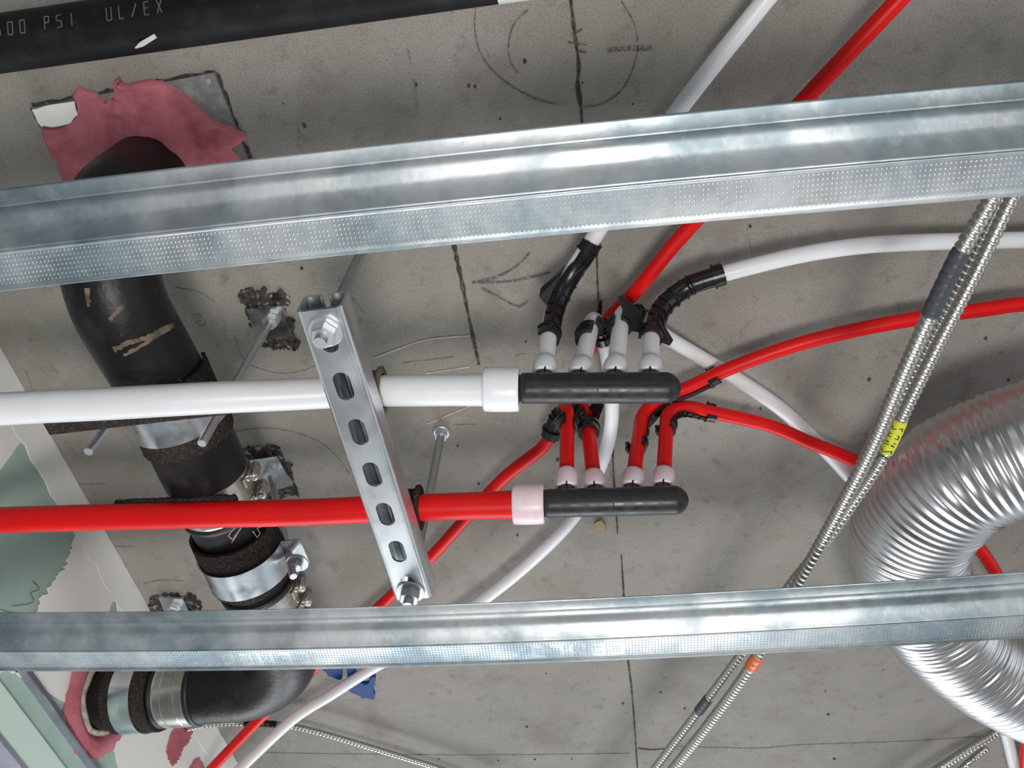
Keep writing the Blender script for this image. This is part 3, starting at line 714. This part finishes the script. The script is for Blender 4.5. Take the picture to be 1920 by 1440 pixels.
def branch(label, base, corner, route, r, m, ringm, sup=None, R=.050, ext_l=.6):
    o = P(*base, HM); c = P(*corner); rt_pts = [P(*q) for q in route]
    up = (c - o).normalized(); arc, cen = fillet(o, c, rt_pts[0], R, 16)
    tail = catmull([arc[-1]] + rt_pts, .012)
    if ext_l: tail += [tail[-1] + (tail[-1] - tail[-2]).normalized() * ext_l * q / 12 for q in range(1, 13)]
    start = o + up * .0165
    path = [start.lerp(arc[0], i / 6) for i in range(6)] + arc + tail[1:]
    rt = thing('branch_pipe', label, 'pipe', start, ('white' if m == 'pexw' else 'red') + ' branch pipes from the manifold')
    link('pipe_body', tube(MB(), path, r, 24), m, rt)
    L = .028
    prof = [(0, r + .0002), (0, .0120), (.002, .0127), (L * .55, .0127), (L * .8, .0118), (L, .0102), (L + .0005, r)]
    if m == 'pexr': prof = [(0, r + .0002), (0, .0118), (.002, .0124), (L * .8, .0122), (L * .93, .0115), (L, .0098), (L, r)]
    link('expansion_ring', lathe(MB(), o + up * .0185, up, prof, 32, cap=False), ringm, rt)
    return o, up, arc, cen, tail
def support(label, arc, cen, tail, up, r, fin=None, ext=.022, nd=None, fin2=None, knob=None, wide=72):
    """ribbed plastic bend support on the inside of the bend"""
    pre = [arc[0] - (arc[1] - arc[0]).normalized() * ext * k / 3 for k in (3, 2, 1)]
    t_end = (tail[1] - tail[0]).normalized(); post = []; acc = 0
    for i in range(1, len(tail)):
        acc += (tail[i] - tail[i - 1]).length; post.append(tail[i])
        if acc > ext: break
    pts = pre + arc + post
    nr = [(cen - arc[0]).normalized()] * 3 + [(cen - p).normalized() for p in arc] + [(cen - arc[-1]).normalized()] * len(post)
    if nd:
        nr = [V(nd) for _ in pts]
        for i in range(len(pts)):
            t = (pts[min(i + 1, len(pts) - 1)] - pts[max(i - 1, 0)]).normalized(); nr[i] = (nr[i] - t * nr[i].dot(t)).normalized()
    CA = math.radians(150 if not nd else max(112, wide + 20))
    rt = thing('bend_support', label, 'pipe bend support', arc[len(arc) // 2], 'black ribbed bend supports')
    A = math.radians(88 if not nd else wide); mb = MB(); shell(mb, pts, nr, r + .0004, r + .0024, -A, A, 14)
    sh_ = link('trough', mb, 'blackp', rt)
    T = [(pts[min(i + 1, len(pts) - 1)] - pts[max(i - 1, 0)]).normalized() for i in range(len(pts))]
    mb = MB()
    for i in range(2, len(pts) - 1, 3):
        shell(mb, [pts[i] - T[i] * .0007, pts[i] + T[i] * .0007], [nr[i]] * 2, r + .002, r + .0042, -A * .95, A * .95, 12)
    for off in (-.45, .45):
        q = []
        for p, t, n_ in zip(pts, T, nr):
            n2 = (n_ - t * n_.dot(t)).normalized(); b_ = t.cross(n2); q.append(p + (n2 * math.cos(off) + b_ * math.sin(off)) * (r + .0030))
        tube(mb, q, .0011, 6)
    link('ribs', mb, 'blackp', sh_)
    for i in (0, len(pts) - 1):
        t = T[i]; s = 1 if i == 0 else -1; mb = MB()
        shell(mb, [pts[i] - t * .001, pts[i] + t * s * .0105], [nr[i]] * 2, r + .0006, r + .0037, -CA, CA, 22)
        shell(mb, [pts[i] + t * s * .0105, pts[i] + t * s * .0125], [nr[i]] * 2, r + .0006, r + .0052, -CA, CA, 22)
        link('clip', mb, 'blackp', rt)
    if knob:
        d_, nrm, half = knob; p_ = arc[0] - up * d_; mb = MB()
        shell(mb, [p_ - up * .011, p_, p_ + up * .010], [V(nrm)] * 3, r + .0004, r + .0045, -math.radians(half), math.radians(half), 24)
        shell(mb, [p_ - up * .0005, p_ + up * .0035], [V(nrm)] * 2, r + .0004, r + .0062, -math.radians(half), math.radians(half), 24)
        link('collar', mb, 'blackp', rt)
    if fin2:
        pl = [P(*q) for q in fin2]; nn = (pl[1] - pl[0]).cross(pl[2] - pl[0]).normalized()
        link('fin', slab(MB(), [p - nn * .001 for p in pl], nn, .002), 'blackp', rt, bevel=.0005)
    if fin:
        tip = [P(*q) for q in fin]; i0, i1 = len(pts) // 3, 2 * len(pts) // 3
        a = pts[i0] + (tip[0] - pts[i0]).normalized() * (r + .001); b = pts[i1] + (tip[-1] - pts[i1]).normalized() * (r + .001)
        pl = [a] + tip + [b]; nn = (tip[0] - a).cross(b - a).normalized()
        link('fin', slab(MB(), [p - nn * .001 for p in pl], nn, .002), 'blackp', rt, bevel=.0005)
    return rt
rw, rd_ = .0089, .0083
outsW = []; outsR = []
def br(col, label, slabel, base, corner, route, fin=None, R=.05, ext=.02, sup=True, nd=None, **kw):
    r = rw if col == 'w' else rd_
    o, up, arc, cen, tail = branch(label, base, corner, route, r, 'pexw' if col == 'w' else 'pexr', 'pexw2' if col == 'w' else 'ringp', R=R, ext_l=0 if route[-1][1] > 1455 and route[-1][0] < 500 else .6)
    (outsW if col == 'w' else outsR).append((o, up))
    if sup: support(slabel, arc, cen, tail, up, r, fin, ext, nd, **kw)
k = .86
br('w', 'white branch pipe from the first outlet, passing behind the upper channel to the top edge', 'black bend support on the leftmost white branch pipe, running up to the channel',
   (1018, 727.5), (1036, 563, .852), [(1103, 462, .853), (1243, 246, .86), (1435, 0, .86), (1600, -200, .86)], fin=[(1011, 556, .83), (1014, 540, .84), (1060, 497, .855)], R=.06, ext=.024, nd=(.85, -.5, -.3), wide=84)
br('w', 'white branch pipe from the second outlet, curving down behind both manifolds to the bottom edge', 'black bend support behind the second white branch pipe',
   (1082, 727.3), (1114, 583, .842), [(1138, 660, .855), (1147, 745, .855), (1143, 815, k), (1118, 892, k), (1075, 970, k), (1000, 1048, k), (905, 1125, k), (790, 1200, k), (690, 1258, k), (620, 1303, .855), (550, 1348, .845), (462, 1430, .82), (425, 1468, .81)], fin=[(1122, 575, .87), (1128, 562, .87), (1126, 600, .87)], R=.042, ext=.012, nd=(.5, 1, 0), knob=(.024, (-.80, -.6, 0), 82))
br('w', 'white branch pipe from the third outlet, running diagonally down right under the silver duct', 'black bend support between the third and fourth white branch pipes',
   (1150, 727.2), (1168, 572, .842), [(1250, 632, .872), (1310, 668, .885), (1394, 718, .888), (1465, 767, .888), (1527, 824, .888), (1587, 887, .888), (1700, 1015, .888), (1800, 1160, .888), (1872, 1329, .888), (1901, 1434, .888), (1920, 1520, .888)], fin=[(1162, 556, .855), (1172, 560, .86), (1208, 590, .86)], R=.045, nd=(.9, .6, .2), knob=(.016, (-.9, .15, 0), 66))
br('w', 'white branch pipe from the fourth outlet, arching right to the edge under the upper channel', 'black bend support on the fourth white branch pipe, curving right',
   (1218, 727), (1223, 572, .842), [(1300, 531, .845), (1358, 513, .845), (1491, 480, .85), (1612, 461, .855), (1733, 454, .86), (1914, 450, .86), (2100, 444, .872)], fin=[(1262, 638, .80), (1256, 648, .80), (1235, 640, .80)], R=.055, ext=.024, fin2=[(1176, 620, .795), (1172, 596, .795), (1159, 557, .795), (1168, 553, .795), (1206, 590, .795), (1202, 622, .795)])
br('r', 'red branch pipe from the first outlet, running down left past the strut', 'black bend support on the leftmost red branch pipe',
   (1062, 942.5), (1064, 742, .862), [(1020, 836, k), (944, 897, k), (862, 985, k), (812, 1040, k), (725, 1125, k), (655, 1190, .855), (580, 1262, .845), (500, 1335, .83), (450, 1386, .815), (400, 1438, .80), (380, 1460, .795)], R=.036, ext=.02)
br('r', 'red branch pipe from the second outlet, running up right to the top edge', 'black bend support on the second red branch pipe, with a collar near the white pipe',
   (1118, 941), (1100, 775, .852), [(1078, 742, .884), (1092, 680, .888), (1141, 600, .884), (1197, 541, k), (1254, 470, k), (1293, 426, k), (1473, 225, .85), (1685, 0, .84), (1850, -180, .84)], fin=[(1122, 790, .84), (1133, 760, .84), (1118, 745, .85)], R=.026, ext=.012, nd=(-.9, .5, -.2), knob=(.026, (0, -1, 0), 165))
br('r', 'red branch pipe from the third outlet, arching up right to the right edge', 'black bend support on the third red branch pipe, behind the upper manifold end',
   (1182, 939.5), (1206, 757, .862), [(1290, 727, .862), (1370, 690, k), (1491, 647, k), (1612, 617, k), (1733, 595, k), (1853, 579, k), (1920, 570, k), (2100, 562, .852)], fin=[(1213, 806, .84), (1236, 780, .84), (1246, 765, .86)], R=.045, ext=.05, nd=(.5, 1, .1))
br('r', 'red branch pipe from the fourth outlet, running down right behind the silver duct', 'black bend support on the rightmost red branch pipe',
   (1242, 938), (1252, 752, .862), [(1330, 772, .862), (1440, 797, k), (1515, 828, k), (1602, 864, k), (1720, 925, k), (1802, 992, k), (1860, 1062, k), (1905, 1160, k), (1928, 1290, k), (1922, 1440, k), (1915, 1520, k)], R=.045, ext=.02, nd=(.6, 1, .1))
manifold('upper black manifold with four white branch pipes', (976, 728), (1277, 727), outsW)
manifold('lower black manifold with four red branch pipes', (1020, 944), (1291, 937), outsR)
# ink print on pipes
# felt wraps where the supply pipes rest on the strut
for lab, a, b, m in (('olive felt wrap around the white supply pipe at the strut', (648, 735), (719, 733), 'olive'), ('brown felt wrap around the red supply pipe at the strut', (716, 954.5), (790, 952), 'felt')):
    A = P(*a, HM); B = P(*b, HM); d = B - A; L = d.length
    w_ = random.Random(4); ww = [w_.uniform(-.04, .04) for _ in range(40)]
    r0 = .0168 if m == 'olive' else .0155
    mb = lathe(MB(), A, d, [(0, r0), (0, .0205), (L * .5, .0200), (L * .86, .0200), (L * .9, .0235), (L, .0240), (L, r0)], 40, cap=False, wob=lambda q, t: 1 + ww[int(q * 40) % 40])
    tag(link('felt_wrap', mb, m), lab, 'felt wrap', 'felt wraps on the supply pipes')
q = [P(216, 949, .694), P(228, 946, .695), P(300, 943, .695), P(380, 939, .695), P(430, 937, .695), P(444, 936, .694)]
pp = resample(catmull(q, .006), .003)[0]; rn = random.Random(6); nn_ = len(pp)  # lumpy strip
mb = tube(MB(), pp, lambda i: .0058 * (.5 if i in (0, nn_ - 1) else 1) * rn.uniform(.86, 1.12), 14)
tag(link('felt_strip', mb, 'felt'), 'brown felt strip lying along the red supply pipe beside the drain pipe', 'felt strip')

# ================================================================= ARMOURED CABLES
def cable(label, pts, r, pitch=.0062, tapes=(), grp='armoured cables', xt=True):
    base = catmull([P(*p) for p in pts], .01)
    if xt: base = [base[0] - (base[1] - base[0]).normalized() * .5] + base + [base[-1] + (base[-1] - base[-2]).normalized() * .4]
    path, L = resample(base, pitch / 6)
    rt = thing('armoured_cable', label, 'cable', path[len(path) // 2], grp)
    prof = [.86, .97, 1.05, 1.10, 1.13, 1.02]
    def hr(i, k):
        x = (i + k * 6 / 18) % 6; j = int(x); f = x - j; return r * (prof[j] * (1 - f) + prof[(j + 1) % 6] * f)
    link('armour', tube(MB(), path, hr, 18, helical=True), 'armor', rt)
    for (px, py, half, m, txt) in tapes:
        # nearest path index to the pixel
        def prj(p):
            c = Xc * p.x + Yc * p.y + Zc * (p.z - CAMZ); return (960 + F * c.x / c.z, 720 + F * c.y / c.z)
        i0 = min(range(0, len(path), 3), key=lambda i: (prj(path[i])[0] - px) ** 2 + (prj(path[i])[1] - py) ** 2)
        n = int(half / (pitch / 6)); sub = path[max(0, i0 - n):i0 + n]
        rr = random.Random(i0)
        t_ = link('tape', tube(MB(), sub, lambda i: r * (1.16 + (.05 if (i // 4) % 2 else 0)) * (.9 if i in (0, len(sub) - 1) else 1), 16), m, rt)
        if txt:
            d = (sub[-1] - sub[0]).normalized(); o = sub[len(sub) // 8]
            pipe_text(txt, o, d, None, r * 1.3, r * 1.8, 'cam', 'ink', t_, name='marker_print', adv=1.0)
    return rt
HA = .622
cable('thick armoured cable with dark grey tape near the top and orange tape below', [(1905, 270, HA), (1858, 375, HA), (1800, 475, HA), (1744, 590, HA), (1690, 710, HA), (1640, 828, HA), (1588, 930, HA), (1545, 1010, HA), (1500, 1090, HA), (1420, 1232, HA), (1345, 1338, .64), (1262, 1442, .66), (1200, 1520, .67)], .0061, tapes=[(1770, 535, .030, 'greyt', None), (1414, 1240, .013, 'orange', None)])
cable('thinner armoured cable with a yellow marker tape beside the silver duct', [(1950, 270, .64), (1896, 375, .64), (1830, 510, .64), (1760, 645, .64), (1700, 765, .64), (1660, 850, .645), (1605, 935, .65), (1545, 1020, .65), (1482, 1098, .65), (1394, 1222, .65), (1322, 1318, .66), (1225, 1445, .68), (1160, 1530, .69)], .0052, tapes=[(1673, 818, .0215, 'yellow', '20N2C'), (1318, 1322, .017, 'greyt', None)])
cable('thin untaped armoured cable running close behind the taped pair', [(1925, 270, .67), (1877, 375, .67), (1812, 500, .67), (1750, 625, .67), (1690, 740, .67), (1636, 845, .675), (1575, 958, .68), (1500, 1090, .68), (1424, 1228, .66), (1349, 1334, .665), (1266, 1438, .685), (1204, 1516, .695)], .0045)
cable('thin armoured cable with black tape along the bottom edge, from the drain pipe elbow', [(348, 1366, .84), (380, 1360, .86), (430, 1356, .87), (500, 1357, .88), (560, 1364, .88), (640, 1385, .88), (730, 1412, .88), (830, 1443, .88), (930, 1480, .88)], .0050, tapes=[(488, 1357, .028, 'blackp', None)], xt=False)
cable('short armoured cable in the lower right corner, upper of the two', [(1890, 1355, .895), (1860, 1378, .89), (1820, 1402, .88), (1755, 1445, .87), (1640, 1520, .87)], .0070, xt=False)
cable('short armoured cable in the lower right corner, lower of the two', [(1850, 1402, .895), (1828, 1420, .89), (1800, 1445, .88), (1690, 1550, .87)], .0055, xt=False)

# ================================================================= FLEXIBLE DUCT
dp = catmull([P(*p) for p in [(2150, 800, .74), (2010, 818, .74), (1890, 850, .745), (1786, 900, .755), (1714, 985, .77), (1704, 1062, .78), (1732, 1135, .79), (1790, 1205, .785), (1880, 1270, .775), (1990, 1320, .77), (2130, 1360, .77)]], .01)
dp = [dp[0] - (dp[1] - dp[0]).normalized() * .5] + dp + [dp[-1] + (dp[-1] - dp[-2]).normalized() * .5]
path, L = resample(dp, .00125); R0 = .067
dpr = [0, .35, .8, 1, .8, .35, 0]
def drad(i):
    s = (i % 7); seam = (i // 7) % 6 == 0
    return R0 + dpr[s] * (.0014 if not seam else .0022)
mb = tube(MB(), path, drad, 72, cap=False)
rt = tag(link('flexible_duct', mb, 'alu'), 'shiny silver flexible duct bending at the right edge', 'duct')
# ================================================================= BLUE CLIPS
mb = MB(); cl = [(850, 60), (1060, 40), (1040, 260), (1080, 380), (1180, 450), (1260, 440), (1310, 330), (1360, 300), (1390, 340), (1380, 450), (1340, 500), (1350, 580), (1380, 650), (1370, 700), (1330, 720), (1200, 685), (1160, 705), (1100, 650), (930, 580), (860, 460), (920, 400), (880, 280)]
slab(mb, [P(560 + x / 9.6, 1230 + y / 9.6, .868) for x, y in cl], (0, .3, -1), .006)
tag(link('pipe_clip', mb, 'blue', bevel=.0008), 'blue plastic pipe clip with a hooked end around the white branch pipe', 'pipe clip', 'blue pipe clips')
mb = MB(); cl = [(400, 60), (790, 60), (780, 200), (792, 330), (760, 368), (700, 350), (560, 290), (530, 300), (520, 240), (430, 180)]
slab(mb, [P(560 + x / 9.6, 1230 + y / 9.6, .872) for x, y in cl], (0, .3, -1), .006)
tag(link('pipe_clip', mb, 'blue', bevel=.0008), 'blue plastic pipe clip beside the red branch pipe, mostly hidden by the lower channel', 'pipe clip', 'blue pipe clips')
